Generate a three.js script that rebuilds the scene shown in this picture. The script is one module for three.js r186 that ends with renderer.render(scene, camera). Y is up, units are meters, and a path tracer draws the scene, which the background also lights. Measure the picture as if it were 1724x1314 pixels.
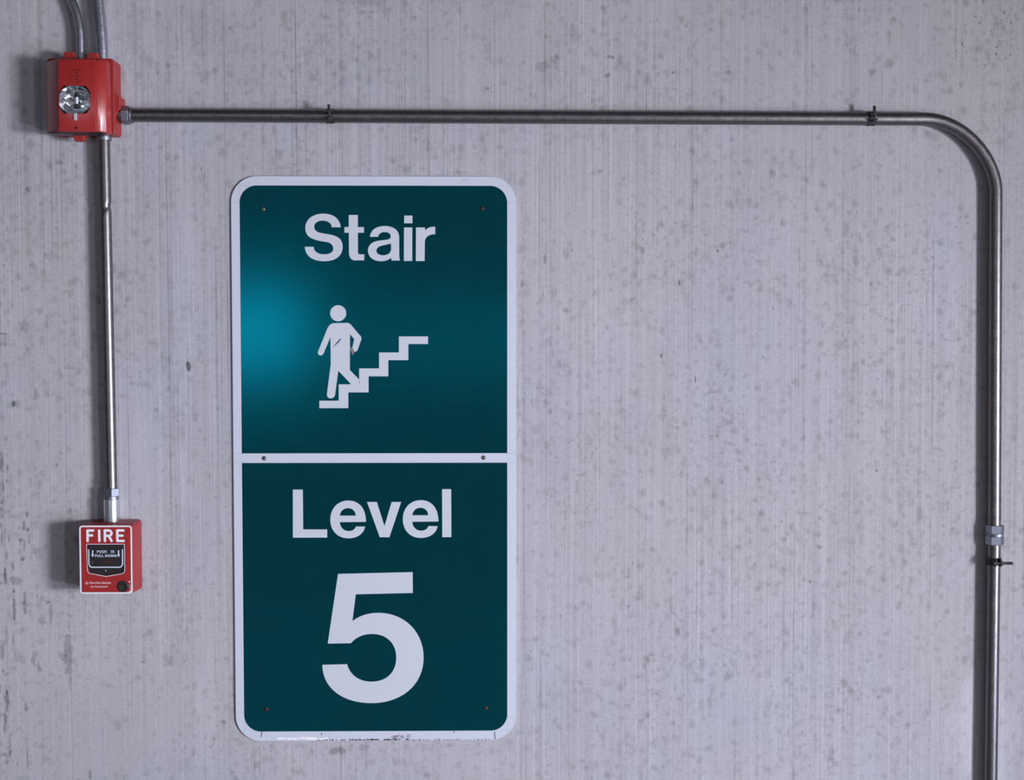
import * as THREE from 'three';
import { RoundedBoxGeometry } from 'three/addons/geometries/RoundedBoxGeometry.js';
import { RectAreaLightUniformsLib } from 'three/addons/lights/RectAreaLightUniformsLib.js';
import { mergeGeometries, mergeVertices, toCreasedNormals } from 'three/addons/utils/BufferGeometryUtils.js';
import { Brush, Evaluator, SUBTRACTION } from 'three-bvh-csg';

// ---------------------------------------------------------------- camera, sky, daylight, exposure
const scene = new THREE.Scene();
const camera = new THREE.PerspectiveCamera(37.045, 1724 / 1314, 0.05, 100);
camera.position.set(0, 1.65, 2.5);
camera.lookAt(0.03052, 1.55403, 0.00203);

const renderer = new THREE.WebGLRenderer({ antialias: true });
renderer.toneMapping = THREE.LinearToneMapping;
renderer.toneMappingExposure = 0.96;
renderer.shadowMap.enabled = true;
RectAreaLightUniformsLib.init();

scene.background = new THREE.Color().setRGB(0.85, 0.92, 1.1);      // overcast sky outside the openings

// Daylight in the garage's openings, the low right one added as fill: each light fills one opening of the walls built below.
function daylight(name, color, intensity, w, h, [x, y, z], [tx, ty, tz]) {
  const l = new THREE.RectAreaLight(new THREE.Color().setRGB(...color), intensity, w, h);
  l.name = name; l.position.set(x, y, z); l.lookAt(tx, ty, tz); scene.add(l);
  return l;
}
const OPEN_RIGHT = { z0: 2.30, z1: 3.40, y0: 0.95, y1: 1.68 };     // deep opening in the right wall, x = 3 to 3.42
const OPEN_RIGHT_2 = { z0: 4.3, z1: 5.4, y0: 0.95, y1: 1.68 };      // second bay, behind the pier
const ADDED_LOW = { z0: 2.2, z1: 3.5, y0: 0.1, y1: 0.62 };         // added unseen gap below the first bay, lets in bluish fill
const OPEN_FRONT = { x0: -2.6, x1: -1.8, y0: 1.45, y1: 2.1 };      // in the far wall behind the camera, z = 8
const OPEN_FRONT_2 = { x0: -1.2, x1: 2.4, y0: 1.45, y1: 1.95 };
const mid = (a, b) => (a + b) / 2;
for (const [name, o, color, power] of [['daylight_right', OPEN_RIGHT, [0.975, 0.98, 1.095], 152], ['daylight_right_bay', OPEN_RIGHT_2, [0.975, 0.98, 1.095], 46], ['added_fill_right_low', ADDED_LOW, [0.8, 0.94, 1.25], 62]])  // the low light is added to brighten the foot of the wall
  daylight(name, color, power, o.z1 - o.z0, o.y1 - o.y0, [3.40, mid(o.y0, o.y1), mid(o.z0, o.z1)], [0, mid(o.y0, o.y1), mid(o.z0, o.z1)]);
for (const [name, o, color, power] of [['daylight_far', OPEN_FRONT, [0.9, 0.98, 1.15], 14.5], ['daylight_far_bay', OPEN_FRONT_2, [0.9, 0.98, 1.15], 1.2]])
  daylight(name, color, power, o.x1 - o.x0, o.y1 - o.y0, [mid(o.x0, o.x1), mid(o.y0, o.y1), 8.06], [mid(o.x0, o.x1), mid(o.y0, o.y1), 0]);

// ---------------------------------------------------------------- helpers
let seed = 20240517;
const rnd = () => { seed = (seed + 0x6d2b79f5) | 0; let t = Math.imul(seed ^ (seed >>> 15), 1 | seed); t = (t + Math.imul(t ^ (t >>> 7), 61 | t)) ^ t; return ((t ^ (t >>> 14)) >>> 0) / 4294967296; };
const hash = (x, y, s) => { let h = Math.imul(x, 374761393) ^ Math.imul(y, 668265263) ^ Math.imul(s, 2147483647 - 1013); h = Math.imul(h ^ (h >>> 13), 1274126177); h ^= h >>> 16; return (h >>> 0) / 4294967296; };
function noise(x, y, s) {                                          // value noise, -1..1
  const xi = Math.floor(x), yi = Math.floor(y), fx = x - xi, fy = y - yi, u = fx * fx * (3 - 2 * fx), v = fy * fy * (3 - 2 * fy);
  const a = hash(xi, yi, s), b = hash(xi + 1, yi, s), c = hash(xi, yi + 1, s), d = hash(xi + 1, yi + 1, s);
  return 2 * (a + (b - a) * u + (c - a) * v + (a - b - c + d) * u * v) - 1;
}
const lin = (r, g, b) => new THREE.Color().setRGB(r, g, b);
const toSRGB = (c) => (c <= 0.0031308 ? 12.92 * c : 1.055 * Math.pow(c, 1 / 2.4) - 0.055);

const used = new Map();
function numbered(name) { const n = used.get(name) ?? 0; used.set(name, n + 1); return n ? `${name}_${String(n).padStart(3, '0')}` : name; }
function thing(name, label, category, [x, y, z], group) {
  const o = new THREE.Group(); o.name = numbered(name); o.position.set(x, y, z); o.userData = { label, category };
  if (group) o.userData.group = group;
  scene.add(o); return o;
}
function part(name, geometry, material, parent, label) {
  const m = new THREE.Mesh(geometry, material); m.name = name; if (label) m.userData.label = label;
  parent.add(m); return m;
}
function struct(name, geometry, material, label, category) {
  const m = new THREE.Mesh(geometry, material); m.name = name; m.userData = { label, category, kind: 'structure' }; scene.add(m); return m;
}
const at = (g, x, y, z) => g.translate(x, y, z);
function roundRect(x0, y0, x1, y1, [rbl, rbr, rtr, rtl]) {
  const s = new THREE.Shape();
  s.moveTo(x0 + rbl, y0); s.lineTo(x1 - rbr, y0); if (rbr) s.absarc(x1 - rbr, y0 + rbr, rbr, -Math.PI / 2, 0);
  s.lineTo(x1, y1 - rtr); if (rtr) s.absarc(x1 - rtr, y1 - rtr, rtr, 0, Math.PI / 2);
  s.lineTo(x0 + rtl, y1); if (rtl) s.absarc(x0 + rtl, y1 - rtl, rtl, Math.PI / 2, Math.PI);
  s.lineTo(x0, y0 + rbl); if (rbl) s.absarc(x0 + rbl, y0 + rbl, rbl, Math.PI, 1.5 * Math.PI);
  return s;
}
const extrude = (s, depth, bevel = 0, curve = 24) => new THREE.ExtrudeGeometry(s, { depth: depth - 2 * bevel, curveSegments: curve, bevelEnabled: bevel > 0, bevelThickness: bevel, bevelSize: bevel, bevelOffset: -bevel, bevelSegments: 3 }).translate(0, 0, bevel);
function outline(path, unit = 0.001) {                             // 'M x y L x y C ... Z' -> Shape with holes
  const toks = path.split(' '), rings = []; let r, i = 0;
  const n = () => parseFloat(toks[i++]) * unit;
  while (i < toks.length) {
    const c = toks[i++];
    if (c === 'M') { r = rings.length ? new THREE.Path() : new THREE.Shape(); rings.push(r); r.moveTo(n(), n()); }
    else if (c === 'L') r.lineTo(n(), n());
    else if (c === 'C') r.bezierCurveTo(n(), n(), n(), n(), n(), n());
    else if (c === 'Z') r.closePath();
  }
  rings[0].holes.push(...rings.slice(1));
  return rings[0];
}
function dataTexture(w, h, fill, srgb) {
  const d = new Uint8Array(w * h * 4);
  for (let y = 0; y < h; y++) for (let x = 0; x < w; x++) { const c = fill(x, y), i = (y * w + x) * 4; d[i] = c[0]; d[i + 1] = c[1]; d[i + 2] = c[2]; d[i + 3] = 255; }
  const t = new THREE.DataTexture(d, w, h); t.wrapS = t.wrapT = THREE.RepeatWrapping; t.magFilter = THREE.LinearFilter; t.minFilter = THREE.LinearMipmapLinearFilter; t.generateMipmaps = true;
  if (srgb) t.colorSpace = THREE.SRGBColorSpace; t.needsUpdate = true; return t;
}
const byte = (v) => Math.max(0, Math.min(255, Math.round(v)));
function repeated(t, u, v) { const c = t.clone(); c.repeat.set(u, v); c.needsUpdate = true; return c; }

// ---------------------------------------------------------------- concrete of the wall
const WX0 = -1.2, WX1 = 1.2, WY0 = 0.62, WY1 = 2.42, TW = 2048, TH = 1536;
const PXM = TW / (WX1 - WX0);                                      // texture pixels per metre
const tone = new Float32Array(TW * TH), height = new Float32Array(TW * TH);
{
  const col = (f, s, w) => { const a = new Float32Array(TW); for (let x = 0; x < TW; x++) a[x] = noise(x / f, 0, s) * w; return a; };
  for (let y = 0; y < TH; y++) {
    for (let x = 0; x < TW; x++) {
      const i = y * TW + x, drift = 1.5 * noise(0, y / 500, 5);
      const xs = x + drift;
      const brush = 0.55 * noise(xs / 1.6, y / 190, 11) + 0.5 * noise(xs / 3.3, y / 420, 12) + 0.35 * noise(xs / 9, y / 600, 13);
      const where = 0.75 + 0.4 * noise(x / 160, y / 420, 14);
      const grain = 0.6 * noise(x / 1.3, y / 1.3, 21) + 0.5 * noise(x / 2.7, y / 3.2, 22);
      const cloud = 0.6 * noise(x / 300, y / 340, 31) + 0.4 * noise(x / 110, y / 170, 32) + 0.35 * noise(x / 42, y / 60, 33) + 0.25 * noise(x / 60, y / 520, 34);
      const mottle = Math.max(0, noise(x / 7, y / 8, 41) * 0.7 + noise(x / 3.5, y / 4, 42) * 0.35 - 0.22);
      const mottleWhere = Math.max(0, 0.55 + 0.75 * noise(x / 130, y / 150, 43));
      tone[i] = 0.13 * brush * where + 0.10 * grain + 0.065 * cloud - 0.32 * mottle * mottleWhere;
      height[i] = 0.5 * brush * where + 0.25 * grain - 0.3 * mottle;
    }
  }
  const stamp = (cx, cy, rx, ry, k, soft = 0.5, dh = -1, s = 77) => {   // a blot with a ragged edge
    for (let y = Math.max(0, Math.floor(cy - ry * 1.8)); y <= Math.min(TH - 1, cy + ry * 1.8); y++) {
      for (let x = Math.max(0, Math.floor(cx - rx * 1.8)); x <= Math.min(TW - 1, cx + rx * 1.8); x++) {
        const d = Math.hypot((x - cx) / rx, (y - cy) / ry) + 0.35 * noise(x / 3.2 + cx, y / 4.1, s) + 0.28 * noise(x / 8 + cy, y / 11, s + 1);
        const f = Math.max(0, Math.min(1, (1 - d) / soft + 0.5));
        if (f > 0) { tone[y * TW + x] -= k * f; height[y * TW + x] += dh * k * f * 2; }
      }
    }
  };
  for (let n = 0; n < 9500; n++) {                                 // damp-looking flecks of the cement skin
    const x = rnd() * TW, y = rnd() * TH;
    if (noise(x / 190, y / 170, 51) + 0.5 * noise(x / 60, y / 60, 52) < rnd() * 1.1 - 0.95) continue;
    const r = 2.6 + rnd() * 3.4; stamp(x, y, r, r * (0.8 + rnd() * 0.7), 0.05 + rnd() * 0.10, 0.9, -0.4);
  }
  for (let n = 0; n < 420; n++) stamp(rnd() * TW, rnd() * TH, 0.8 + rnd() * 1.0, 1.0 + rnd() * 2.4, 0.08 + rnd() * rnd() * 0.4, 0.9, -2);       // pits
  for (let n = 0; n < 60; n++) stamp(rnd() * TW, rnd() * TH, 0.8 + rnd() * 1.2, 1 + rnd() * 2, -0.12 - rnd() * 0.12, 0.8, -1);           // pale grains
  for (let n = 0; n < 420; n++) {                                  // drag lines of the broom
    const x0 = rnd() * TW, y0 = rnd() * TH * 1.3 - TH * 0.3, len = 150 + rnd() * 1400, k = (rnd() < 0.78 ? 1 : -0.8) * (0.07 + rnd() * rnd() * 0.26), w = rnd() < 0.2 ? 1.5 : 0.9;
    for (let y = Math.max(0, Math.floor(y0)); y < Math.min(TH, y0 + len); y++) {
      const x = x0 + 1.5 * noise(0, y / 500, 5) - (y - y0) * 0.004, g = k * Math.max(0, 0.65 + 0.6 * noise(n * 7.3, y / 60, 61)) * Math.min(1, (y - y0) / 60, (y0 + len - y) / 60);
      for (let q = Math.floor(x - 2); q <= x + 2; q++) if (q >= 0 && q < TW) { const f = Math.max(0, 1 - Math.abs(q - x) / (w + 0.5)); tone[y * TW + q] -= g * f; height[y * TW + q] -= g * f * 5; }
    }
  }
  // stains, scrapes and chips where the wall has them, plus soft shade painted at the top edge: [x, y] in metres, half width and half height in 1.27 mm units, depth of tone
  const MARKS = [[-0.662,1.606,4,9,.85],[-1.011,1.690,8,12,.3],[-0.978,1.722,6,4,.25],[-1.055,1.674,8,1.5,.4],[-1.056,1.652,5,4,.3],[-1.037,1.525,3,4,.5],[-1.064,1.398,3,15,.5],[-1.063,1.347,3,8,.4],[-1.065,1.296,2,12,.4],[-1.066,1.238,2,10,.4],[-1.012,1.285,2.5,7,.5],[-1.018,1.261,2,9,.5],[-1.009,1.253,2.5,4,.5],[-1.026,1.231,4,3,.5],[-1.018,1.220,1.5,9,.4],[-1.008,1.231,2,8,.4],[-1.021,1.190,3,3.5,.6],[-1.051,1.234,1.5,6,.4],[-1.056,1.197,2,6,.4],[-1.044,1.174,2.5,8,.4],[-1.060,1.154,2.5,14,.5],[-1.039,1.142,9,7,.35],[-1.042,1.122,2,5,.5],[-1.042,1.084,2.5,26,.55],[-1.019,1.096,3,17,.45],[-1.045,1.013,2,10,.4],[-0.972,1.096,4,3,.4],[-0.963,1.071,3,22,.3],[-0.983,1.058,5,10,.25],[-0.928,0.986,7,36,.38],[-0.939,0.980,8,8,.3],[-0.924,0.922,3,12,.3],[-1.001,0.971,4,12,.35],[-0.991,0.954,3,8,.25],[-1.035,0.976,8,10,.2],[-1.061,0.883,3,16,.5],[-1.065,0.844,3,10,.5],[-1.069,0.987,3,14,.4],[-1.067,0.825,2,8,.4],[-1.020,0.870,2,8,.4],[-1.019,0.760,1.5,25,.35],[-1.056,0.792,2,15,.3],[-0.884,0.720,3,10,.4],[-1.067,0.764,5,4,.4],[-0.597,0.834,8,4,.4],[-0.352,0.770,14,6,.45],[-0.292,0.776,9,5,.25],[0.818,1.379,2,3,.8],[0.569,1.624,1.5,3,.4],[0.125,2.262,3,4,.4],[0.240,2.263,5,3,.5],[0.233,2.223,5,4,.4],[0.372,2.230,3,2.5,.6],[0.097,2.243,12,8,.25],[0.835,2.250,8,7,.3],[0.797,2.231,5,7,.25],[0.499,0.930,6,8,.3],[-0.283,2.376,30,6,.2],[0.388,1.784,1.5,4,.6],[0.350,1.627,2,3,.6],[0.424,1.576,1,6,.5],[0.100,1.836,2,8,.4],[0.471,1.851,3,3,.5],[-0.023,2.195,3,2,.4],[0.218,2.020,4,4,.35],[-0.638,2.330,45,40,.12],[-0.770,2.317,12,40,.14],[-1.000,1.980,4,3,.3],[-0.989,1.442,3,3,.3],[-0.946,1.394,2.5,3,.4],[-0.988,1.544,4,8,.3]];
  const U = PXM * 0.00127;
  for (const [x, y, w, h, k] of MARKS) stamp((x - WX0) * PXM, (y - WY0) * PXM, w * U, h * U, k * 0.85, w > 20 ? 1.2 : 0.5, -1.2, 90);
  for (let n = 0; n < 90; n++) {                                   // black specks near the top right corner of the view
    const r = 0.5 + rnd() * rnd() * 2.6; stamp((0.975 + rnd() * 0.16 - WX0) * PXM, (2.262 + rnd() * 0.115 + (rnd() - 0.5) * 0.02 - WY0) * PXM, r, r * (0.6 + rnd()), 0.15 + rnd() * 0.4, 0.8, -1);
  }
  for (let n = 0; n < 110; n++) {                                  // scraped, dirty strip at the left end
    const x = -1.086 + Math.pow(rnd(), 2) * 0.035, y = 0.70 + rnd() * 0.85; stamp((x - WX0) * PXM, (y - WY0) * PXM, 0.8 + rnd() * 1.8, 1.5 + rnd() * 6, 0.1 + rnd() * 0.25, 0.8, -1);
  }
  const pale = (x, y, w, h, k) => {                                // lime bloom: pale, ragged, with brush grain
    const cx = (x - WX0) * PXM, cy = (y - WY0) * PXM, rx = w * PXM, ry = h * PXM;
    for (let j = Math.max(0, Math.floor(cy - ry * 1.4)); j < Math.min(TH, cy + ry * 1.4); j++) for (let q = Math.max(0, Math.floor(cx - rx * 1.4)); q < Math.min(TW, cx + rx * 1.4); q++) {
      const d = Math.hypot((q - cx) / rx, (j - cy) / ry) + 0.3 * noise(q / 26, j / 60, 71) + 0.2 * noise(q / 7, j / 18, 72);
      tone[j * TW + q] += k * Math.max(0, Math.min(1, (1 - d) * 2.2)) * (0.8 + 0.4 * noise(q / 2, j / 120, 73));
    }
  };
  pale(-0.668, 1.85, 0.032, 0.62, 0.11); pale(-0.72, 2.3, 0.025, 0.1, 0.05); pale(1.065, 0.78, 0.10, 0.19, 0.2); pale(-0.63, 0.86, 0.02, 0.2, 0.06); pale(-0.02, 0.735, 0.06, 0.035, 0.05);
}
const wallMap = dataTexture(TW, TH, (x, y) => {
  const t = Math.max(0.12, 1 + tone[y * TW + x] * 1.0), warm = 0.022 * noise(x / 210, y / 260, 81) + 0.012 * noise(x / 40, y / 90, 82) + 0.05 * Math.max(0, -tone[y * TW + x]);
  return [byte(255 * toSRGB(0.405 * t * (1 + warm))), byte(255 * toSRGB(0.386 * t)), byte(255 * toSRGB(0.408 * t * (1 - warm)))];
}, true);
const wallBump = dataTexture(TW, TH, (x, y) => { const v = byte(140 + 62 * height[y * TW + x]); return [v, v, v]; });
for (const t of [wallMap, wallBump]) t.wrapS = t.wrapT = THREE.MirroredRepeatWrapping;
const wallMat = new THREE.MeshStandardMaterial({ name: 'broomed_concrete', map: wallMap, bumpMap: wallBump, bumpScale: 0.0010, roughness: 0.88 });
const roughConcrete = new THREE.MeshStandardMaterial({
  name: 'garage_concrete', roughness: 0.92,
  map: dataTexture(512, 512, (x, y) => { const v = 0.085 * (1 + 0.12 * noise(x / 40, y / 40, 3) + 0.1 * noise(x / 9, y / 9, 4) + 0.06 * noise(x / 2, y / 2, 6)); return [byte(255 * toSRGB(v)), byte(255 * toSRGB(v * 0.97)), byte(255 * toSRGB(v * 0.95))]; }, true),
});

const floorConcrete = new THREE.MeshStandardMaterial({
  name: 'sealed_floor_concrete', roughness: 0.4,
  map: dataTexture(512, 512, (x, y) => { const v = 0.17 * (1 + 0.12 * noise(x / 40, y / 40, 7) + 0.1 * noise(x / 9, y / 9, 8)); return [byte(255 * toSRGB(v)), byte(255 * toSRGB(v * 0.97)), byte(255 * toSRGB(v * 0.97))]; }, true),
});
// ---------------------------------------------------------------- the garage
const CEIL = 2.40;
{
  const g = new THREE.BoxGeometry(7.4, CEIL, 0.25, 1, 1, 1); at(g, -0.5, CEIL / 2, -0.125);
  const p = g.attributes.position, uv = g.attributes.uv;
  for (let i = 0; i < p.count; i++) uv.setXY(i, (p.getX(i) - WX0) / (WX1 - WX0), (p.getY(i) - WY0) / (WY1 - WY0));
  struct('wall_back', g, wallMat, 'grey broom-finished concrete wall that carries the sign and conduits', 'wall');
}
const slab = (w, h, d, x, y, z) => {
  const g = at(new THREE.BoxGeometry(w, h, d), x, y, z), p = g.attributes.position, uv = g.attributes.uv, n = g.attributes.normal;
  for (let i = 0; i < p.count; i++) uv.setXY(i, Math.abs(n.getX(i)) > 0.5 ? p.getZ(i) : p.getX(i), Math.abs(n.getY(i)) > 0.5 ? p.getZ(i) : p.getY(i));
  return g;
};
struct('floor', slab(7.8, 0.2, 8.6, -0.4, -0.1, 4), floorConcrete, 'dark concrete garage floor below the wall', 'floor');
struct('ceiling', slab(7.8, 0.2, 8.6, -0.4, CEIL + 0.1, 4), roughConcrete, 'dark concrete garage ceiling above the wall', 'ceiling');
struct('wall_left', slab(0.2, CEIL, 8.2, -4.1, CEIL / 2, 4.1), roughConcrete, 'concrete garage wall at the left', 'wall');
function wallWithOpenings(length, openings, depth) {               // in the plane of x and y
  const s = roundRect(0, 0, length, CEIL, [0, 0, 0, 0]);
  for (const [x0, x1, y0, y1] of openings) { const h = new THREE.Path(); h.moveTo(x0, y0); h.lineTo(x0, y1); h.lineTo(x1, y1); h.lineTo(x1, y0); h.closePath(); s.holes.push(h); }
  return new THREE.ExtrudeGeometry(s, { depth, bevelEnabled: false });
}
{
  const g = wallWithOpenings(8.2, [OPEN_RIGHT, OPEN_RIGHT_2, ADDED_LOW].map((o) => [8 - o.z1, 8 - o.z0, o.y0, o.y1]), 0.42);
  g.rotateY(Math.PI / 2); at(g, 3, 0, 8);                          // local x runs towards -z
  struct('wall_right', g, roughConcrete, 'concrete garage wall at the right with two daylight openings and an added low gap for fill light', 'wall');
  const f = at(wallWithOpenings(7, [[OPEN_FRONT.x0 + 4, OPEN_FRONT.x1 + 4, OPEN_FRONT.y0, OPEN_FRONT.y1], [OPEN_FRONT_2.x0 + 4, OPEN_FRONT_2.x1 + 4, OPEN_FRONT_2.y0, OPEN_FRONT_2.y1]], 0.2), -4, 0, 8);
  struct('wall_front', f, roughConcrete, 'far concrete garage wall with two low daylight openings', 'wall');
}

// ---------------------------------------------------------------- materials
const conduitMap = dataTexture(512, 256, (x, y) => {               // galvanised steel, hazed and stained
  const a = 0.09 * noise(x / 30, y / 60, 101) + 0.10 * noise(x / 6, y / 14, 102) + 0.06 * noise(x / 2, y / 2, 103), rust = Math.max(0, noise(x / 14, y / 22, 104) - 0.45) * 0.5;
  return [byte(255 * toSRGB(0.195 * (1 + a - 0.4 * rust))), byte(255 * toSRGB(0.182 * (1 + a - 0.75 * rust))), byte(255 * toSRGB(0.187 * (1 + a - 0.95 * rust)))];
}, true);
const conduitRough = dataTexture(512, 256, (x, y) => { const v = byte(122 + 16 * noise(x / 24, y / 40, 111) + 10 * noise(x / 5, y / 9, 112)); return [v, v, v]; });
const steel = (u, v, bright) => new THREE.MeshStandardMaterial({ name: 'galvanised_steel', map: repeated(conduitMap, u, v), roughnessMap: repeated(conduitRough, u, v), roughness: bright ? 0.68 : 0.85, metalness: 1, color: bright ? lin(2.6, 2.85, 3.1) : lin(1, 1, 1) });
const fittingMat = new THREE.MeshStandardMaterial({ name: 'zinc_fitting', color: lin(0.27, 0.29, 0.34), metalness: 1, roughness: 0.48 });
const brightZinc = new THREE.MeshStandardMaterial({ name: 'bright_zinc', color: lin(0.75, 0.79, 0.85), metalness: 1, roughness: 0.3 });
const hangerMat = new THREE.MeshStandardMaterial({ name: 'dark_steel', color: lin(0.03, 0.024, 0.024), roughness: 0.6 });
const boltMat = new THREE.MeshStandardMaterial({ name: 'bolt_steel', color: lin(0.03, 0.025, 0.026), roughness: 0.6 });
const redPlastic = new THREE.MeshPhysicalMaterial({ name: 'red_plastic', color: lin(0.30, 0.018, 0.017), roughness: 0.32, clearcoat: 0.6, clearcoatRoughness: 0.2 });
const redBox = new THREE.MeshPhysicalMaterial({ name: 'red_enamel', color: lin(0.29, 0.018, 0.017), roughness: 0.5, clearcoat: 0.15, clearcoatRoughness: 0.35 });
const blackPlastic = new THREE.MeshStandardMaterial({ name: 'black_plastic', color: lin(0.018, 0.014, 0.015), roughness: 0.42 });

// ---------------------------------------------------------------- stair sign
{
  const CX = -0.264, CY = 1.4015, HW = 0.3028, HH = 0.6077;
  const sign = thing('stair_sign', 'tall green and white stair level 5 sign screwed to the concrete wall', 'sign', [CX, CY, 0]);
  // white reflective sheeting with its seams, cuts and chipped lower edge; 2 pixels per millimetre
  const c = document.createElement('canvas'); c.width = 1212; c.height = 2032; const k = c.getContext('2d');
  k.fillStyle = 'rgb(196,199,209)'; k.fillRect(0, 0, c.width, c.height);
  const X = (mm) => c.width / 2 + mm * (c.width / (HW * 2000)), Y = (mm) => c.height / 2 - mm * (c.height / (HH * 2000));
  for (let n = 0; n < 24000; n++) { const v = rnd() < 0.5 ? 182 : 218; k.fillStyle = `rgba(${v},${v},${v + 4},0.25)`; k.fillRect(rnd() * c.width, rnd() * c.height, 1 + rnd() * 2, 1 + rnd() * 2); }
  k.lineWidth = 1.1; k.strokeStyle = 'rgba(120,120,130,0.42)';
  for (const sx of [-284, 284]) { k.beginPath(); k.moveTo(X(sx), Y(608)); k.lineTo(X(sx), Y(-608)); k.stroke(); }
  for (const sy of [588, 16.5, -3.5, -586]) { k.beginPath(); k.moveTo(X(-303), Y(sy)); k.lineTo(X(303), Y(sy)); k.stroke(); }
  k.strokeStyle = 'rgba(120,120,130,0.3)';
  for (const [sx, y0, y1] of [[-246, 608, 588], [248, 608, 588], [-237, -586, -608], [-252, -586, -608]]) { k.beginPath(); k.moveTo(X(sx), Y(y0)); k.lineTo(X(sx), Y(y1)); k.stroke(); }
  for (const [sy, x0, x1] of [[551, -303, -284], [552, 284, 303], [-545, -303, -284]]) { k.beginPath(); k.moveTo(X(x0), Y(sy)); k.lineTo(X(x1), Y(sy)); k.stroke(); }
  k.strokeStyle = 'rgb(58,46,44)'; k.lineWidth = 3.4; k.lineCap = 'round';
  for (const [x0, y0, x1, y1] of [[-246.5, -587, -248, -598], [256.5, -590, 257.5, -605], [-118, -591, -117.5, -594], [168, -588, 168.5, -590]]) { k.beginPath(); k.moveTo(X(x0), Y(y0)); k.lineTo(X(x1), Y(y1)); k.stroke(); }
  k.fillStyle = 'rgba(52,42,42,0.9)';                              // chips along the lower edge
  for (let n = 0; n < 120; n++) {
    const x = -125 + rnd() * 375, big = x < 70 ? 1 : 0.45; k.beginPath(); k.ellipse(X(x), Y(-607 + rnd() * 1.5 * big), 1 + rnd() * 5 * big, 0.8 + rnd() * 3.2 * big, rnd(), 0, 7); k.fill();
  }
  k.strokeStyle = 'rgba(70,60,64,0.75)'; k.lineWidth = 1.6;
  for (let n = 0; n < 16; n++) { const x = 34 + rnd() * 42; k.beginPath(); k.arc(X(x), Y(-603 + rnd() * 5), 2 + rnd() * 5, rnd() * 6, rnd() * 6 + 2); k.stroke(); }
  k.fillStyle = 'rgba(240,238,236,0.95)';
  for (let n = 0; n < 60; n++) { const x = -215 + rnd() * 105; k.fillRect(X(x), Y(-599.5 - rnd() * 4), 4 + rnd() * 14, 2 + rnd() * 3); }
  k.strokeStyle = 'rgba(110,108,120,0.45)'; k.lineWidth = 2; k.beginPath(); k.arc(X(195), Y(592), 16, 3.4, 5.6); k.stroke();
  const plateMap = new THREE.CanvasTexture(c); plateMap.colorSpace = THREE.SRGBColorSpace;
  plateMap.repeat.set(1 / (2 * HW), 1 / (2 * HH)); plateMap.offset.set(0.5, 0.5);
  const white = new THREE.MeshPhysicalMaterial({ name: 'white_reflective_sheeting', map: plateMap, roughness: 0.38 });
  const letterMat = new THREE.MeshPhysicalMaterial({ name: 'white_lettering_film', color: lin(0.54, 0.565, 0.60), roughness: 0.36 });
  const greenMap = dataTexture(512, 512, (x, y) => { const v = 1 + 0.06 * noise(x / 2, y / 2, 121) + 0.05 * noise(x / 30, y / 30, 122); return [byte(255 * toSRGB(0.0015 * v)), byte(255 * toSRGB(0.030 * v)), byte(255 * toSRGB(0.036 * v))]; }, true);
  greenMap.repeat.set(2.2, 2.2);
  const green = new THREE.MeshPhysicalMaterial({ name: 'green_reflective_film', map: greenMap, roughness: 0.175, ior: 1.5, specularIntensity: 1, specularColor: lin(0, 0.74, 1) });
  const aluminium = new THREE.MeshStandardMaterial({ name: 'aluminium_edge', color: lin(0.55, 0.56, 0.58), metalness: 1, roughness: 0.45 });

  const R = 0.055;
  const plate = part('plate', at(extrude(roundRect(-HW, -HH, HW, HH, [R, R, R, R]), 0.0030, 0.0004), 0, 0, 0.0012), white, sign, 'white bordered backing plate');
  const standoff = part('backing', at(new THREE.BoxGeometry(2 * HW - 0.12, 2 * HH - 0.12, 0.0012), 0, 0, 0.0006), aluminium, plate);
  standoff.userData.label = 'thin aluminium backing against the wall';
  const F = 0.0042, T = 0.0003, r = 0.036;
  part('green_panel', at(extrude(roundRect(-0.2842, 0.0170, 0.2842, 0.5878, [0, 0, r, r]), T), 0, 0, F), green, sign, 'dark green upper panel');
  part('green_panel', at(extrude(roundRect(-0.2842, -0.5868, 0.2842, -0.0040, [r, r, 0, 0]), T), 0, 0, F), green, sign, 'dark green lower panel');
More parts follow.
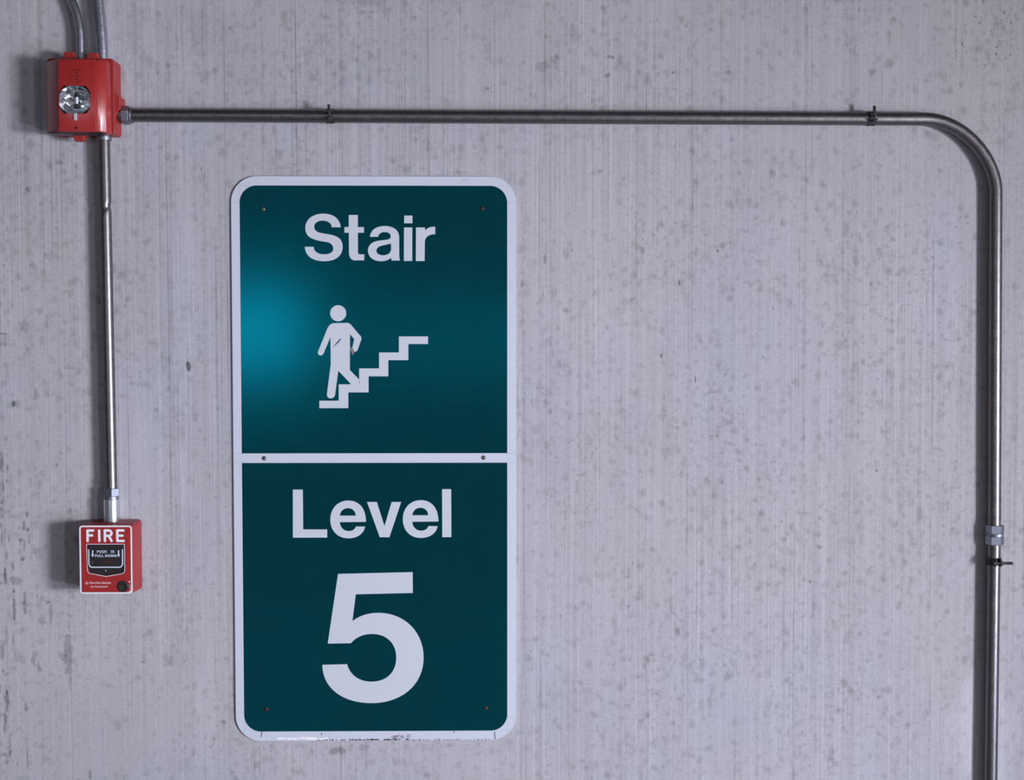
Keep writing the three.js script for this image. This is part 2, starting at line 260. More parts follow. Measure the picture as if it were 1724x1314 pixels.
  const GLYPHS = {
  S: 'M -70.1 499.7 C -71.9 518.0 -85.4 528.5 -106.7 528.5 C -129.4 528.5 -145.2 516.4 -145.4 498.0 C -145.5 481.7 -134.9 475.6 -118.5 471.5 C -109.3 469.4 -102.1 469.0 -97.0 467.6 C -89.8 465.4 -86.3 460.3 -86.3 454.1 C -86.3 446.4 -94.1 442.3 -105.3 442.3 C -119.7 442.3 -127.1 447.9 -128.1 458.2 L -146.8 458.2 C -145.9 438.2 -130.1 427.5 -105.4 427.5 C -81.8 427.5 -66.4 438.8 -66.3 458.2 C -66.2 472.6 -74.4 480.2 -89.7 483.6 C -97.9 485.3 -106.1 486.3 -114.3 488.1 C -122.0 489.9 -126.5 494.0 -126.5 501.1 C -126.4 508.8 -118.7 513.6 -108.5 513.6 C -97.2 513.6 -89.8 508.5 -89.1 499.6 Z',
  t: 'M -53.1 525.7 L -33.6 525.8 L -33.7 500.2 L -20.7 500.2 L -20.8 488.2 L -33.8 488.1 L -33.7 447.0 C -33.5 443.4 -32.0 442.2 -28.4 442.2 L -20.4 442.2 L -20.5 429.4 L -39.8 429.4 C -48.0 429.4 -52.8 435.7 -52.9 446.0 L -52.9 488.1 L -62.3 488.1 L -62.2 500.2 L -53.2 500.2 Z',
  a: 'M -7.9 479.5 C -6.8 494.1 5.5 502.5 23.5 502.5 C 42.4 502.6 53.9 493.2 54.1 478.8 L 54.1 443.0 C 54.1 436.8 54.5 432.8 55.7 429.2 L 37.8 429.1 L 36.2 435.3 C 31.9 430.2 23.7 427.6 15.4 427.6 C -1.0 427.6 -12.5 436.8 -12.5 450.1 C -12.4 462.4 -2.8 469.6 10.5 471.2 C 16.7 472.2 23.9 472.9 29.0 473.7 C 33.6 474.7 36.0 476.8 36.0 480.9 C 36.0 486.5 30.6 489.6 22.4 489.5 C 15.7 489.5 10.6 485.9 9.0 479.5 Z M 36.3 465.5 C 31.0 464.0 24.8 462.4 17.6 460.9 C 10.5 459.3 5.6 455.8 5.6 450.1 C 5.6 444.5 10.9 440.4 19.6 440.4 C 29.9 440.4 36.9 446.1 36.9 454.2 Z',
  iDot: 'M 65.1 524.7 L 82.5 524.7 L 82.5 508.3 L 64.6 508.3 Z',
  i: 'M 64.4 499.5 L 82.1 499.5 L 81.6 428.3 L 63.9 428.2 Z',
  r: 'M 89.9 499.5 L 108.6 499.6 L 110.0 493.4 C 113.8 498.9 121.5 501.6 130.9 501.0 L 130.9 485.1 C 119.4 485.6 108.6 479.9 108.6 467.6 L 108.1 428.1 L 89.4 428.1 Z',
  L: 'M -175.9 -61.1 L -154.5 -61.2 L -154.3 -147.2 L -102.8 -147.3 L -102.9 -165.1 L -176.5 -165.0 Z',
  e: 'M -19.6 -131.2 C -19.0 -103.6 -33.1 -85.0 -56.8 -85.0 C -80.4 -84.9 -95.9 -102.3 -96.0 -126.1 C -96.2 -149.9 -80.9 -166.6 -57.2 -166.7 C -38.3 -166.7 -24.0 -156.6 -21.3 -141.1 L -41.1 -141.1 C -43.5 -147.0 -48.8 -151.0 -56.5 -150.9 C -67.8 -150.9 -74.8 -142.8 -75.7 -131.7 Z M -75.6 -117.6 C -74.0 -107.1 -66.9 -101.5 -58.0 -101.5 C -49.2 -101.5 -42.1 -107.1 -41.3 -117.6 Z',
  v: 'M -17.1 -88.1 L 4.0 -88.2 L 20.2 -140.4 L 35.6 -88.2 L 56.3 -88.3 L 30.8 -164.5 L 10.0 -164.4 Z',
  e2: 'M 136.1 -130.7 C 136.6 -103.0 122.5 -84.4 98.8 -84.4 C 75.1 -84.4 59.7 -101.7 59.6 -125.5 C 59.5 -149.4 74.8 -166.1 98.5 -166.2 C 117.5 -166.2 131.8 -156.1 134.4 -140.6 L 114.6 -140.5 C 112.2 -146.5 106.9 -150.4 99.2 -150.4 C 87.9 -150.4 80.8 -142.3 79.9 -131.2 Z M 80.0 -117.0 C 81.5 -106.5 88.7 -100.9 97.5 -100.9 C 106.4 -101.0 113.5 -106.6 114.3 -117.1 Z',
  l: 'M 144.2 -60.7 L 163.7 -60.7 L 164.0 -164.5 L 144.3 -164.5 Z',
  five: 'M -80.1 -243.6 L 80.4 -240.1 L 80.7 -285.5 L -42.2 -288.1 L -49.8 -346.8 C -36.4 -335.0 -15.6 -328.5 6.3 -328.5 C 62.3 -328.7 103.6 -369.9 103.4 -426.6 C 103.3 -485.8 55.5 -525.7 -9.3 -525.5 C -71.5 -525.2 -115.2 -492.4 -114.9 -441.4 L -61.8 -440.1 C -55.3 -464.3 -35.9 -478.4 -9.0 -478.5 C 23.9 -478.6 44.3 -457.2 44.4 -426.4 C 44.5 -395.6 24.3 -374.6 -7.3 -374.5 C -26.8 -374.4 -42.7 -381.8 -53.2 -394.5 L -103.2 -395.1 Z',
  head: 'M -76.6 334.1 C -67.1 334.1 -59.4 326.4 -59.5 316.9 C -59.5 307.4 -67.3 299.7 -76.8 299.7 C -86.2 299.7 -93.9 307.4 -93.8 316.9 C -93.8 326.4 -86.0 334.1 -76.6 334.1 Z',
  body: 'M -85.0 295.7 L -57.5 296.4 C -51.1 295.7 -49.0 291.5 -45.9 287.9 L -29.0 268.1 C -26.9 265.0 -26.9 262.8 -28.0 259.7 L -35.1 239.5 C -36.8 235.7 -39.4 234.4 -41.9 234.8 L -47.2 242.7 L -42.6 261.4 L -51.7 272.4 L -52.5 195.9 L -33.1 175.7 L -29.5 165.0 L -49.7 165.0 L -77.1 194.2 L -84.2 142.7 C -85.3 137.4 -89.2 134.8 -93.4 134.8 C -98.7 134.8 -101.9 138.4 -101.7 143.8 L -93.0 208.7 L -93.5 266.0 L -107.7 232.0 C -109.8 227.8 -112.4 226.7 -114.9 226.7 C -119.4 227.2 -121.5 231.0 -120.0 235.2 L -100.0 284.0 C -96.7 291.5 -91.4 295.7 -85.0 295.7 Z',
  stair: 'M -117.9 129.9 L -76.5 129.9 L -76.3 165.0 L -32.7 165.0 L -32.5 199.1 L 10.0 199.1 L 10.1 233.1 L 52.6 233.1 L 52.7 267.5 L 115.0 267.5 L 114.9 251.2 L 72.8 251.2 L 72.7 216.7 L 29.8 216.7 L 29.7 182.0 L -12.4 182.1 L -12.6 147.6 L -56.0 147.6 L -56.1 113.9 L -118.0 113.9 Z',
  };
  const L = F + T;
  for (const [key, label] of [['S', 'white capital letter S'], ['t', 'white letter t'], ['a', 'white letter a'], ['iDot', 'dot of the white letter i'], ['i', 'stem of the white letter i'], ['r', 'white letter r'], ['L', 'white capital letter L'], ['e', 'white letter e after the L'], ['v', 'white letter v'], ['e2', 'white letter e before the l'], ['l', 'white letter l']])
    part('letter', at(extrude(outline(GLYPHS[key]), T, 0, 20), 0, 0, L), letterMat, sign, label);
  part('numeral', at(extrude(outline(GLYPHS.five), T, 0, 32), 0, 0, L), letterMat, sign, 'large white numeral 5');
  part('pictogram_head', at(extrude(outline(GLYPHS.head), T, 0, 20), 0, 0, L), letterMat, sign, 'round white head of the walking figure');
  const body = part('pictogram_body', at(extrude(outline(GLYPHS.body), T, 0, 12), 0, 0, L), letterMat, sign, 'white body of the walking figure');
  part('pictogram_stairs', at(extrude(outline(GLYPHS.stair), T), 0, 0, L), letterMat, sign, 'white zigzag of stair steps');
  // scrapes in the film of the figure
  const chipMat = new THREE.MeshStandardMaterial({ name: 'bare_scrape', color: lin(0.09, 0.075, 0.08), roughness: 0.8 });
  const chip = (path, label) => part('scratch', at(extrude(outline(path), 0.0001), 0, 0, L + T), chipMat, body, label);
  chip('M -89 243 L -80.5 254.5 L -76.5 258.5 L -75 261 L -70.5 263 L -68.5 263.6 L -72 260.5 L -74.5 255.5 L -79 252 Z', 'dark scratch across the torso');
  const chip2 = part('scratch', at(extrude(outline('M -51.3 246.5 L -46.5 239.5 L -42 235.5 L -43.5 229.5 L -46.5 228 L -49.5 235 L -52 242 Z'), 0.0001), 0, 0, L), new THREE.MeshStandardMaterial({ name: 'scraped_film', color: lin(0.2, 0.17, 0.18), roughness: 0.8 }), body, 'grey scrape beside the hand');
  // screws
  const rust = new THREE.MeshStandardMaterial({ name: 'rusty_screw', color: lin(0.05, 0.022, 0.02), metalness: 0.4, roughness: 0.6 });
  const dull = new THREE.MeshStandardMaterial({ name: 'dull_screw', color: lin(0.13, 0.12, 0.125), metalness: 0.7, roughness: 0.45 });
  const head = new THREE.LatheGeometry([[0, 0.0021], [0.0012, 0.0021], [0.0014, 0.0013], [0.0017, 0.0021], [0.0032, 0.0017], [0.0043, 0.0009], [0.0048, 0]].map(([a, b]) => new THREE.Vector2(a, b)), 20).rotateX(Math.PI / 2);
  for (const [x, y, m, z] of [[-0.4985, 1.9397, dull, F + T], [-0.0328, 1.9417, rust, F + T], [-0.501, 1.4079, dull, F], [-0.0308, 1.4086, dull, F], [-0.5009, 0.8633, rust, F + T], [-0.0261, 0.8641, rust, F + T]])
    part('screw', head, m, sign).position.set(x - CX, y - CY, z);
}

// ---------------------------------------------------------------- fire alarm horn strobe
{
  const O = [-0.866, 2.161, 0];
  const strobe = thing('fire_alarm_strobe', 'red fire alarm horn strobe with a clear flash lens, conduits entering it', 'fire alarm', O);
  // back box
  const box = part('back_box', at(extrude(roundRect(-0.0685, -0.0705, 0.0685, 0.0845, [0.006, 0.006, 0.006, 0.006]), 0.047, 0.0012, 6), 0, 0, 0), redBox, strobe, 'red metal back box');
  const boss = (w0, w1, h, d) => { const s = new THREE.Shape(); s.moveTo(-w0, 0); s.lineTo(w0, 0); s.quadraticCurveTo(w1, h * 0.3, w1, h); s.lineTo(-w1, h); s.quadraticCurveTo(-w1, h * 0.3, -w0, 0); return at(extrude(s, d, 0.001, 8), 0, 0, 0); };
  const lug = boss(0.020, 0.0095, 0.0165, 0.017);
  part('lug', lug, redBox, box).position.set(-0.0245, 0.0815, 0.030);
  part('lug', lug, redBox, box).position.set(0.0245, 0.0795, 0.030);
  { const l = part('lug', lug, redBox, box); l.rotation.z = Math.PI; l.position.set(-0.006, -0.0690, 0.030); }
  { const l = part('lug', boss(0.03, 0.014, 0.0095, 0.036), redBox, box, 'swelling of the box side around the conduit entry'); l.rotation.z = -Math.PI / 2; l.position.set(0.068, -0.006, 0.004); }
  part('gasket', at(new RoundedBoxGeometry(0.128, 0.146, 0.004, 2, 0.0015), 0, 0.0005, 0.0485), blackPlastic, strobe, 'dark gap between box and cover');
  // cover: plateau in the middle, sides rolling back
  const prof = new THREE.Shape(); prof.moveTo(-0.0655, 0.050); prof.lineTo(0.0640, 0.050); prof.lineTo(0.0640, 0.0560);
  prof.bezierCurveTo(0.0640, 0.070, 0.050, 0.0825, 0.0285, 0.0842); prof.lineTo(0.0265, 0.0850); prof.lineTo(-0.0320, 0.0850); prof.lineTo(-0.0337, 0.0838);
  prof.lineTo(-0.0605, 0.0640); prof.quadraticCurveTo(-0.0655, 0.0600, -0.0655, 0.0560); prof.closePath();
  let cover = new THREE.ExtrudeGeometry(prof, { depth: 0.142, curveSegments: 28, bevelEnabled: true, bevelThickness: 0.003, bevelSize: 0.003, bevelOffset: -0.003, bevelSegments: 4 });
  cover.rotateX(Math.PI / 2); at(cover, 0, 0.0715, 0); 
  // the profile's y became z (towards the camera) and its depth runs downwards
  { const p = cover.attributes.position; cover.computeBoundingBox(); const b = cover.boundingBox; if (b.max.z < 0) cover.scale(1, 1, -1); }
  cover = toCreasedNormals(mergeVertices(cover), 0.6);
  const ev = new Evaluator(); ev.useGroups = false; ev.attributes = ['position', 'normal'];
  const cut = (g, tool) => { const a = new Brush(g), b = new Brush(tool); a.updateMatrixWorld(); b.updateMatrixWorld(); const r = ev.evaluate(a, b, SUBTRACTION).geometry; return r; };
  const octagon = (w, h, q) => { const s = new THREE.Shape(); s.moveTo(-w + q, -h); s.lineTo(w - q, -h); s.quadraticCurveTo(w - q * 0.3, -h * 0.8, w, -h + q * 1.6); s.lineTo(w, h - q * 1.6); s.quadraticCurveTo(w - q * 0.3, h * 0.8, w - q, h); s.lineTo(-w + q, h); s.quadraticCurveTo(-w + q * 0.3, h * 0.8, -w, h - q * 1.6); s.lineTo(-w, -h + q * 1.6); s.quadraticCurveTo(-w + q * 0.3, -h * 0.8, -w + q, -h); return s; };
  const LX = 0.0004, LY = -0.0085;
  const clean = (g) => { g.deleteAttribute('uv'); return g; };
  cover.deleteAttribute('uv');
  cover = cut(cover, clean(at(new THREE.ExtrudeGeometry(octagon(0.0318, 0.0285, 0.009), { depth: 0.06, bevelEnabled: false, curveSegments: 6 }), LX, LY, 0.056)));
  for (let n = 0; n < 5; n++) cover = cut(cover, clean(at(new THREE.BoxGeometry(n % 2 ? 0.021 : 0.025, 0.0026, 0.02), -0.003, 0.0515 - n * 0.0060, 0.0915)));
  cover = cut(cover, clean(at(new THREE.CylinderGeometry(0.0028, 0.0028, 0.03, 16).rotateX(Math.PI / 2), 0.0017, -0.0655, 0.09)));
  const cov = part('cover', cover, redPlastic, strobe, 'glossy red front cover with grille slots');
  part('screw_recess', at(new THREE.CircleGeometry(0.0028, 16), 0.0017, -0.0655, 0.0752), blackPlastic, cov);
  part('underside_shade', at(new RoundedBoxGeometry(0.112, 0.003, 0.027, 2, 0.001), -0.001, -0.0742, 0.0650), blackPlastic, cov, 'black plate added as shade under the cover');  // black plate added to paint the shade on the cover's underside
  // reflector, tube and lens
  const mirror = new THREE.MeshStandardMaterial({ name: 'mirror_reflector', color: lin(0.86, 0.88, 0.9), metalness: 1, roughness: 0.2, flatShading: true });
  const bowl = new THREE.LatheGeometry([[0.002, 0.0], [0.008, 0.0012], [0.015, 0.0045], [0.021, 0.0100], [0.027, 0.018], [0.030, 0.0255]].map(([a, b]) => new THREE.Vector2(a, b)), 14).rotateX(Math.PI / 2).toNonIndexed();
  bowl.scale(1.13, 1.02, 1); bowl.computeVertexNormals();
  const refl = part('reflector', at(bowl, LX, LY, 0.0585), mirror, strobe, 'silver faceted reflector');
  for (const s of [-1, 1]) {
    part('electrode', at(new THREE.CylinderGeometry(0.0048, 0.0062, 0.009, 12), LX + 0.001, LY + s * 0.0115, 0.074), new THREE.MeshStandardMaterial({ name: 'electrode_black', color: lin(0.02, 0.02, 0.022), roughness: 0.4 }), refl, 'dark electrode of the flash tube');
    part('facet', at(new THREE.OctahedronGeometry(0.0125, 0).scale(1, 0.8, 0.35), LX + s * 0.0145, LY + 0.001 * s, 0.070), mirror, refl, 'bright facet of the reflector');
  }
  part('flash_tube', at(new THREE.CylinderGeometry(0.0026, 0.0026, 0.022, 12), LX + 0.001, LY, 0.0745), new THREE.MeshStandardMaterial({ name: 'flash_tube_glass', color: lin(0.75, 0.78, 0.8), roughness: 0.15 }), refl);
  const glass = new THREE.MeshPhysicalMaterial({ name: 'clear_lens', color: lin(0.97, 0.98, 1), roughness: 0.03, transmission: 1, thickness: 0, ior: 1.5 });
  const lensG = new THREE.ExtrudeGeometry(octagon(0.0316, 0.0283, 0.009), { depth: 0.004, bevelEnabled: true, bevelThickness: 0.007, bevelSize: 0.008, bevelOffset: -0.008, bevelSegments: 6, curveSegments: 6 });
  // keep only the front skin so that it acts as one clear sheet
  { const g = lensG.toNonIndexed(), p = g.attributes.position, keep = []; for (let i = 0; i < p.count; i += 3) { const z = (p.getZ(i) + p.getZ(i + 1) + p.getZ(i + 2)) / 3; if (z > 0) for (let j = 0; j < 3; j++) keep.push(p.getX(i + j), p.getY(i + j), p.getZ(i + j)); }
    const q = new THREE.BufferGeometry(); q.setAttribute('position', new THREE.Float32BufferAttribute(keep, 3)); const s = toCreasedNormals(mergeVertices(q), 0.5);
    part('lens', at(s, LX, LY, 0.0815), glass, strobe, 'clear bulging flash lens'); }
  part('lens_tab', at(new RoundedBoxGeometry(0.0062, 0.014, 0.004, 2, 0.001), 0.002, -0.0435, 0.0858), new THREE.MeshPhysicalMaterial({ name: 'frosted_tab', color: lin(0.6, 0.6, 0.63), roughness: 0.35, transmission: 0.25, thickness: 0 }), strobe, 'small clear tab under the lens');
}

// ---------------------------------------------------------------- pull station
{
  const CX = -0.8213, CY = 1.2006, W = 0.1105, H = 0.1445, D = 0.0600;
  const pull = thing('fire_alarm_pull_station', 'red fire alarm pull station reading FIRE at the foot of the short conduit', 'pull station', [CX, CY, 0]);
  const g = new THREE.ExtrudeGeometry(roundRect(-W / 2, -H / 2, W / 2, H / 2, [0.007, 0.007, 0.007, 0.007]), { depth: D - 0.002, curveSegments: 8, bevelEnabled: true, bevelThickness: 0.001, bevelSize: 0.001, bevelOffset: -0.001, bevelSegments: 2 }); at(g, 0, 0, 0.001);
  { const p = g.attributes.position; for (let i = 0; i < p.count; i++) { const t = 1 - p.getZ(i) / D; p.setY(i, p.getY(i) * (1 + 0.052 * t)); p.setX(i, p.getX(i) * (1 + 0.006 * t)); } g.computeVertexNormals(); }
  part('body', toCreasedNormals(mergeVertices(g), 0.5), redBox, pull, 'red housing with sloping sides');
  // printed front plate; drawing units: 7 per millimetre
  const c = document.createElement('canvas'); c.width = 770; c.height = 1010; const k = c.getContext('2d');
  k.fillStyle = 'rgb(152,36,35)'; k.fillRect(0, 0, 770, 1010);
  k.strokeStyle = 'rgb(226,228,232)'; k.lineWidth = 22; k.beginPath(); k.roundRect(13, 13, 744, 984, 34); k.stroke();
  k.lineCap = 'round'; k.lineJoin = 'round'; k.lineWidth = 36;
  const line = (...p) => { k.beginPath(); k.moveTo(p[0], p[1]); for (let i = 2; i < p.length; i += 2) k.lineTo(p[i], p[i + 1]); k.stroke(); };
  line(122, 228, 122, 74, 205, 74); line(122, 146, 188, 146);
  line(292, 74, 292, 228);
  line(374, 228, 374, 74, 425, 74); k.beginPath(); k.moveTo(425, 74); k.bezierCurveTo(486, 74, 486, 152, 425, 152); k.stroke(); line(374, 152, 430, 152, 470, 228);
  line(645, 74, 555, 74, 555, 228, 645, 228); line(555, 150, 630, 150);
  const win = new Path2D('M 110 280 L 652 280 L 652 650 Q 650 700 612 708 L 384 748 L 152 703 Q 118 694 116 645 Z');
  k.lineWidth = 17; k.strokeStyle = 'rgb(220,224,232)'; k.stroke(win); k.fillStyle = 'rgb(24,20,20)'; k.fill(win);
  k.fillStyle = 'rgb(222,190,196)'; k.font = 'italic bold 46px sans-serif'; k.textAlign = 'left';
  k.textBaseline = 'alphabetic'; k.save(); k.translate(132, 862); k.scale(0.9, 1); k.fillText('Fire-Lite Alarms', 0, 0); k.restore();
  k.lineWidth = 5; k.strokeStyle = 'rgb(222,190,196)'; k.beginPath(); k.arc(102, 850, 18, 0, 7); k.stroke(); k.beginPath(); k.arc(102, 850, 8, 0, 7); k.stroke();
  k.font = 'bold 38px sans-serif'; k.fillText('by Honeywell', 158, 915);
  k.fillStyle = 'rgb(222,205,210)'; k.beginPath(); k.moveTo(704, 822); k.lineTo(744, 822); k.lineTo(722, 850); k.fill(); k.beginPath(); k.moveTo(704, 985); k.lineTo(742, 985); k.lineTo(742, 945); k.fill();
  for (const y of [872, 900, 925]) k.fillRect(728, y, 12, 10);
  const faceMap = new THREE.CanvasTexture(c); faceMap.colorSpace = THREE.SRGBColorSpace; faceMap.repeat.set(1 / W, 1 / H); faceMap.offset.set(0.5, 0.5);
  const faceMat = new THREE.MeshPhysicalMaterial({ name: 'printed_red_face', map: faceMap, roughness: 0.42, clearcoat: 0.15, clearcoatRoughness: 0.3 });
  const mm = (x, y) => [(x - 385) / 770 * W, (505 - y) / 1010 * H];
  const face = roundRect(-W / 2, -H / 2, W / 2, H / 2, [0.006, 0.006, 0.006, 0.006]);
  const hole = new THREE.Path(); { const q = [[116, 286], [646, 286], [646, 650], [634, 690], [608, 702], [384, 741], [156, 697], [130, 684], [122, 645]].map(([x, y]) => mm(x, y)); hole.moveTo(...q[0]); q.slice(1).forEach((v) => hole.lineTo(...v)); hole.closePath(); }
  face.holes.push(hole);
  part('face_plate', at(extrude(face, 0.0042, 0.0003, 8), 0, 0, D - 0.0002), faceMat, pull, 'red printed front with white border line and FIRE lettering');
  const rec = new THREE.Shape(); { const q = [[100, 270], [664, 270], [664, 650], [650, 706], [610, 722], [384, 760], [150, 718], [108, 694], [100, 650]].map(([x, y]) => mm(x, y)); rec.moveTo(...q[0]); q.slice(1).forEach((v) => rec.lineTo(...v)); rec.closePath(); }
  part('handle_recess', at(extrude(rec, 0.0006), 0, 0, D + 0.0001), blackPlastic, pull, 'black recess behind the handle');
  // handle
  const h = document.createElement('canvas'); h.width = 520; h.height = 340; const q = h.getContext('2d');
  q.fillStyle = 'rgb(36,30,31)'; q.fillRect(0, 0, 520, 340);
  q.strokeStyle = 'rgb(205,214,226)'; q.lineWidth = 17; q.lineJoin = 'round'; q.beginPath(); q.moveTo(12, 62); q.lineTo(14, 270); q.quadraticCurveTo(20, 322, 62, 326); q.lineTo(462, 326); q.quadraticCurveTo(502, 320, 506, 270); q.lineTo(508, 62); q.stroke();
  q.fillStyle = 'rgb(196,210,228)'; q.textAlign = 'center'; q.font = 'bold 53px sans-serif';
  const words = (s, x, y, w) => { q.save(); q.translate(x, y); q.scale(w / q.measureText(s).width, 1); q.fillText(s, 0, 0); q.restore(); };
  words('PUSH', 204, 116, 150); words('IN', 362, 116, 54); words('PULL DOWN', 262, 176, 326);
  for (const x of [70, 450]) { q.fillRect(x - 9, 76, 18, 62); q.beginPath(); q.moveTo(x - 22, 136); q.lineTo(x + 22, 136); q.lineTo(x, 178); q.fill(); }
  q.strokeStyle = 'rgb(98,30,30)'; q.lineWidth = 6; q.beginPath(); for (let n = 0; n < 12; n++) q.lineTo(196 + n * 19, n % 2 ? 240 : 258); q.stroke();
  q.fillStyle = 'rgb(90,96,110)'; q.beginPath(); q.ellipse(66, 256, 9, 16, 0.3, 0, 7); q.fill();
  const hm = new THREE.CanvasTexture(h); hm.colorSpace = THREE.SRGBColorSpace;
  const [hx0, hy1] = mm(126, 288), [hx1, hy0] = mm(642, 628), hw = hx1 - hx0, hh = hy1 - hy0;
  hm.repeat.set(1 / hw, 1 / hh); hm.offset.set(0.5, 0.5);
  const handle = part('handle', at(extrude(roundRect(-hw / 2, -hh / 2, hw / 2, hh / 2, [0.008, 0.008, 0.001, 0.001]), 0.0048, 0.0004, 8), (hx0 + hx1) / 2, (hy0 + hy1) / 2, D + 0.0006), new THREE.MeshStandardMaterial({ name: 'printed_black_handle', map: hm, roughness: 0.42 }), pull, 'black pull handle with white PUSH IN PULL DOWN print');
  { const p = handle.geometry.attributes.position, uv = handle.geometry.attributes.uv; for (let i = 0; i < p.count; i++) uv.setXY(i, p.getX(i) - (hx0 + hx1) / 2, p.getY(i) - (hy0 + hy1) / 2); }
  const [dx, dy] = mm(384, 690);
  part('indicator', at(new THREE.SphereGeometry(0.0016, 10, 8).scale(1, 1, 0.5), dx - 0.002, dy + 0.003, D + 0.001), brightZinc, pull, 'tiny bright dot under the handle');
  const [kx, ky] = mm(628, 900);
  const lock = part('key_lock', at(new THREE.LatheGeometry([[0, 0.0012], [0.006, 0.0012], [0.0066, 0.0022], [0.0105, 0.0022], [0.0117, 0.0014], [0.0120, 0]].map(([a, b]) => new THREE.Vector2(a, b)), 28).rotateX(Math.PI / 2), kx, ky, D + 0.004), blackPlastic, pull, 'round black key lock');
  part('keyway', at(new THREE.BoxGeometry(0.0016, 0.0062, 0.0006).rotateZ(0.5), kx, ky, D + 0.0053), new THREE.MeshStandardMaterial({ name: 'keyway_brass', color: lin(0.12, 0.11, 0.1), metalness: 0.8, roughness: 0.4 }), lock);
}

// ---------------------------------------------------------------- conduits
function tube(points, radius, segments) {                          // points: Vector3 list, straight pieces; [c1, c2, end] for a bend
  const path = new THREE.CurvePath(); let last = points[0];
  for (const p of points.slice(1)) {
    if (Array.isArray(p)) { path.add(new THREE.CubicBezierCurve3(last, ...p)); last = p[2]; } else { path.add(new THREE.LineCurve3(last, p)); last = p; }
  }
  return new THREE.TubeGeometry(path, segments, radius, 28, false);
}
const V = (x, y, z) => new THREE.Vector3(x, y, z);
const hexNut = (r, h) => { const s = new THREE.Shape(); for (let i = 0; i < 6; i++) { const a = i * Math.PI / 3 + 0.2; i ? s.lineTo(r * Math.cos(a), r * Math.sin(a)) : s.moveTo(r * Math.cos(a), r * Math.sin(a)); } s.closePath(); return extrude(s, h, 0.0012).translate(0, 0, -h / 2).rotateX(Math.PI / 2); };   // axis along y
const ring = (r, h) => new THREE.LatheGeometry([[r * 0.5, -h / 2], [r - 0.0008, -h / 2], [r, -h / 2 + 0.0008], [r, h / 2 - 0.0008], [r - 0.0008, h / 2], [r * 0.5, h / 2]].map(([a, b]) => new THREE.Vector2(a, b)), 32);

{ // long run: right from the strobe, round the bend, down
  const z = 0.0195, r = 0.0139;
  const run = thing('conduit', 'long steel conduit running right from the strobe and bending down at the right', 'conduit', [0, 0, 0]);
  const k = 0.155 * 0.4477;
  const upper = tube([V(-0.795, 2.1339, z), V(0.904, 2.1300, z), [V(0.904 + 0.155 - k, 2.1295, z), V(1.0594, 1.975 + k, z), V(1.0594, 1.975, z)], V(1.0680, 1.2424, z)], r, 320);
  part('pipe', upper, steel(14, 1), run, 'horizontal pipe with a bend at its right end');
  part('pipe', tube([V(1.0680, 1.2424, z), V(1.0700, 0.0, z)], r, 40), steel(6, 1), run, 'vertical pipe below the coupling');
  const con = part('connector', hexNut(0.0190, 0.015).rotateZ(Math.PI / 2), fittingMat, run, 'hexagonal connector at the strobe box'); con.position.set(-0.7810, 2.1338, z);
  part('collar', ring(0.0168, 0.006).rotateZ(Math.PI / 2), fittingMat, con).position.set(0.010, 0, 0);
  const cp = new THREE.Group(); cp.name = 'coupling'; cp.position.set(1.0695, 1.2424, z); run.add(cp);
  part('nut', at(hexNut(0.0190, 0.0182), 0, 0.0120, 0), fittingMat, cp); part('nut', at(hexNut(0.0190, 0.0182), 0, -0.0120, 0), fittingMat, cp); part('ring', ring(0.0180, 0.0070), fittingMat, cp);
}
{ // short run down to the pull station
  const z = 0.018, r = 0.0118;
  const run = thing('conduit', 'short vertical steel conduit between the strobe and the pull station', 'conduit', [0, 0, 0]);
  const g = tube([V(-0.8290, 2.10, z), V(-0.8230, 1.34, z)], r, 200);
  { const p = g.attributes.position; for (let i = 0; i < p.count; i++) { const d = (p.getY(i) - 1.938 - 0.5 * (p.getX(i) + 0.8274)) / 0.006, f = Math.exp(-d * d) * 0.0022; const ax = -0.8230 - (p.getY(i) - 1.34) * 0.0079; p.setX(i, p.getX(i) - (p.getX(i) - ax) / r * f); p.setZ(i, p.getZ(i) - (p.getZ(i) - z) / r * f); } g.computeVertexNormals(); }
  part('pipe', g, steel(6, 1), run, 'dented galvanised pipe');
  part('connector', ring(0.0152, 0.010), fittingMat, run, 'locknut under the strobe box').position.set(-0.8288, 2.0860, z);
  const cp = new THREE.Group(); cp.name = 'coupling'; cp.position.set(-0.8230, 0, z); run.add(cp);
  part('nut', at(hexNut(0.0160, 0.0175), 0, 1.3370, 0), fittingMat, cp, 'grey hexagonal nut'); part('ring', at(ring(0.0150, 0.008), 0, 1.3250, 0), fittingMat, cp); part('sleeve', at(ring(0.0166, 0.048), 0, 1.2985, 0), brightZinc, cp, 'bright zinc sleeve');
}
{ // two pipes from above into the strobe box
  const a = thing('conduit', 'thin steel conduit curving up to the left from the top of the strobe', 'conduit', [0, 0, 0]);
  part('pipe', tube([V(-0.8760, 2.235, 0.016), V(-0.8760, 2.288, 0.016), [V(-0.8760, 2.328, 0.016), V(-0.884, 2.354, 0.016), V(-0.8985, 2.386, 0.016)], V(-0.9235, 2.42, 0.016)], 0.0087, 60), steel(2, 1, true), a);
  const b = thing('conduit', 'thicker steel conduit rising almost straight from the top of the strobe', 'conduit', [0, 0, 0]);
  part('pipe', tube([V(-0.8300, 2.235, 0.018), V(-0.8301, 2.268, 0.018), [V(-0.8306, 2.30, 0.018), V(-0.8335, 2.33, 0.018), V(-0.8370, 2.374, 0.018)], V(-0.8425, 2.42, 0.018)], 0.0117, 60), steel(2, 1, true), b);
}

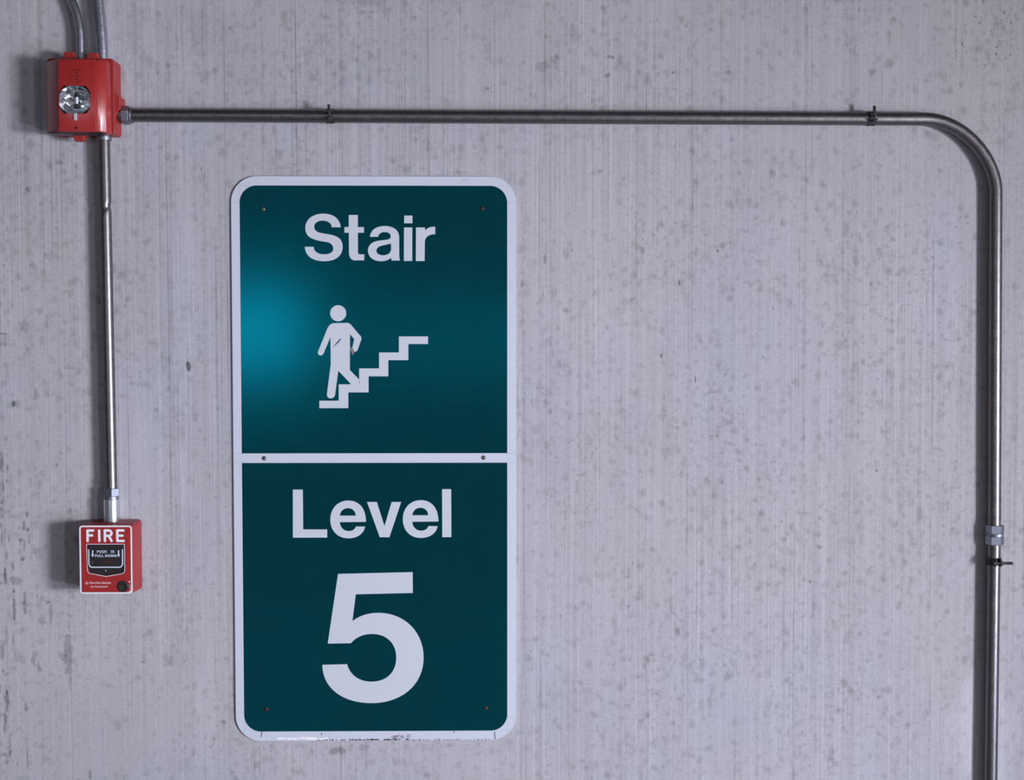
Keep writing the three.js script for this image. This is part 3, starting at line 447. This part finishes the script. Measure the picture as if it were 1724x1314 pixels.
// ---------------------------------------------------------------- conduit hangers
{
  const r = 0.0145, th = 0.0016, wide = 0.016;
  const pts = [];                                                   // centre line of the strap in (across, out)
  pts.push([0.0052, r + 0.012], [0.0054, r + 0.0015]);
  for (let i = 0; i <= 28; i++) { const a = THREE.MathUtils.degToRad(62 - i * (304 / 28)); pts.push([r * Math.cos(a), r * Math.sin(a)]); }
  pts.push([-0.0054, r + 0.0015], [-0.0052, r + 0.012]);
  const left = [], right = [];
  pts.forEach((p, i) => { const a = pts[Math.max(0, i - 1)], b = pts[Math.min(pts.length - 1, i + 1)], l = Math.hypot(b[0] - a[0], b[1] - a[1]), n = [-(b[1] - a[1]) / l, (b[0] - a[0]) / l]; left.push([p[0] + n[0] * th / 2, p[1] + n[1] * th / 2]); right.push([p[0] - n[0] * th / 2, p[1] - n[1] * th / 2]); });
  const s = new THREE.Shape(); [...left, ...right.reverse()].forEach((p, i) => (i ? s.lineTo(...p) : s.moveTo(...p))); s.closePath();
  const strap = new THREE.ExtrudeGeometry(s, { depth: wide, bevelEnabled: false }).translate(0, 0, -wide / 2);
  strap.applyMatrix4(new THREE.Matrix4().makeBasis(V(0, 1, 0), V(0, 0, 1), V(1, 0, 0)));   // across -> y, out -> z, width -> x
  const bolt = (up) => mergeGeometries([new THREE.CylinderGeometry(0.0030, 0.0030, up + 0.011, 14).toNonIndexed(), ...Array.from({ length: 7 }, (_, i) => new THREE.TorusGeometry(0.0030, 0.0004, 5, 14).rotateX(Math.PI / 2).translate(0, (up + 0.011) / 2 - 0.002 - i * 0.0018, 0).toNonIndexed())]).translate(0, (up - 0.011) / 2, 0);
  const nut = () => hexNut(0.0054, 0.0042);
  const anchor = new THREE.BoxGeometry(wide, 0.012, 0.0058);
  const hanger = (label, x, y, z, turn, up, tilt = 0) => {
    const h = thing('conduit_hanger', label, 'pipe hanger', [x, y, z], 'steel hangers of the long conduit');
    h.rotation.z = turn;
    part('strap', strap, hangerMat, h); part('anchor', at(anchor.clone(), 0, 0, -0.0164), hangerMat, h, 'foot of the strap against the wall');
    const b = part('bolt', bolt(up), boltMat, h); b.position.set(0.0012, 0, r + 0.0072); b.rotation.z = tilt;
    part('nut', nut(), boltMat, b).position.set(0, -0.0085, 0);
    part('nut', nut(), boltMat, b).position.set(0, 0.0085, 0);
    return h;
  };
  hanger('dark steel hanger on the horizontal conduit nearest the strobe', -0.353, 2.1328, 0.0195, 0, 0.020, 0.04);
  hanger('dark steel hanger on the horizontal conduit just before the bend', 0.7905, 2.1303, 0.0195, 0, 0.0225);
  hanger('dark steel hanger on the vertical conduit just below the coupling', 1.0681, 1.1855, 0.0195, -Math.PI / 2, 0.031);
}

scene.traverse((o) => { if (o.isMesh) { o.castShadow = true; o.receiveShadow = true; } });
renderer.render(scene, camera);
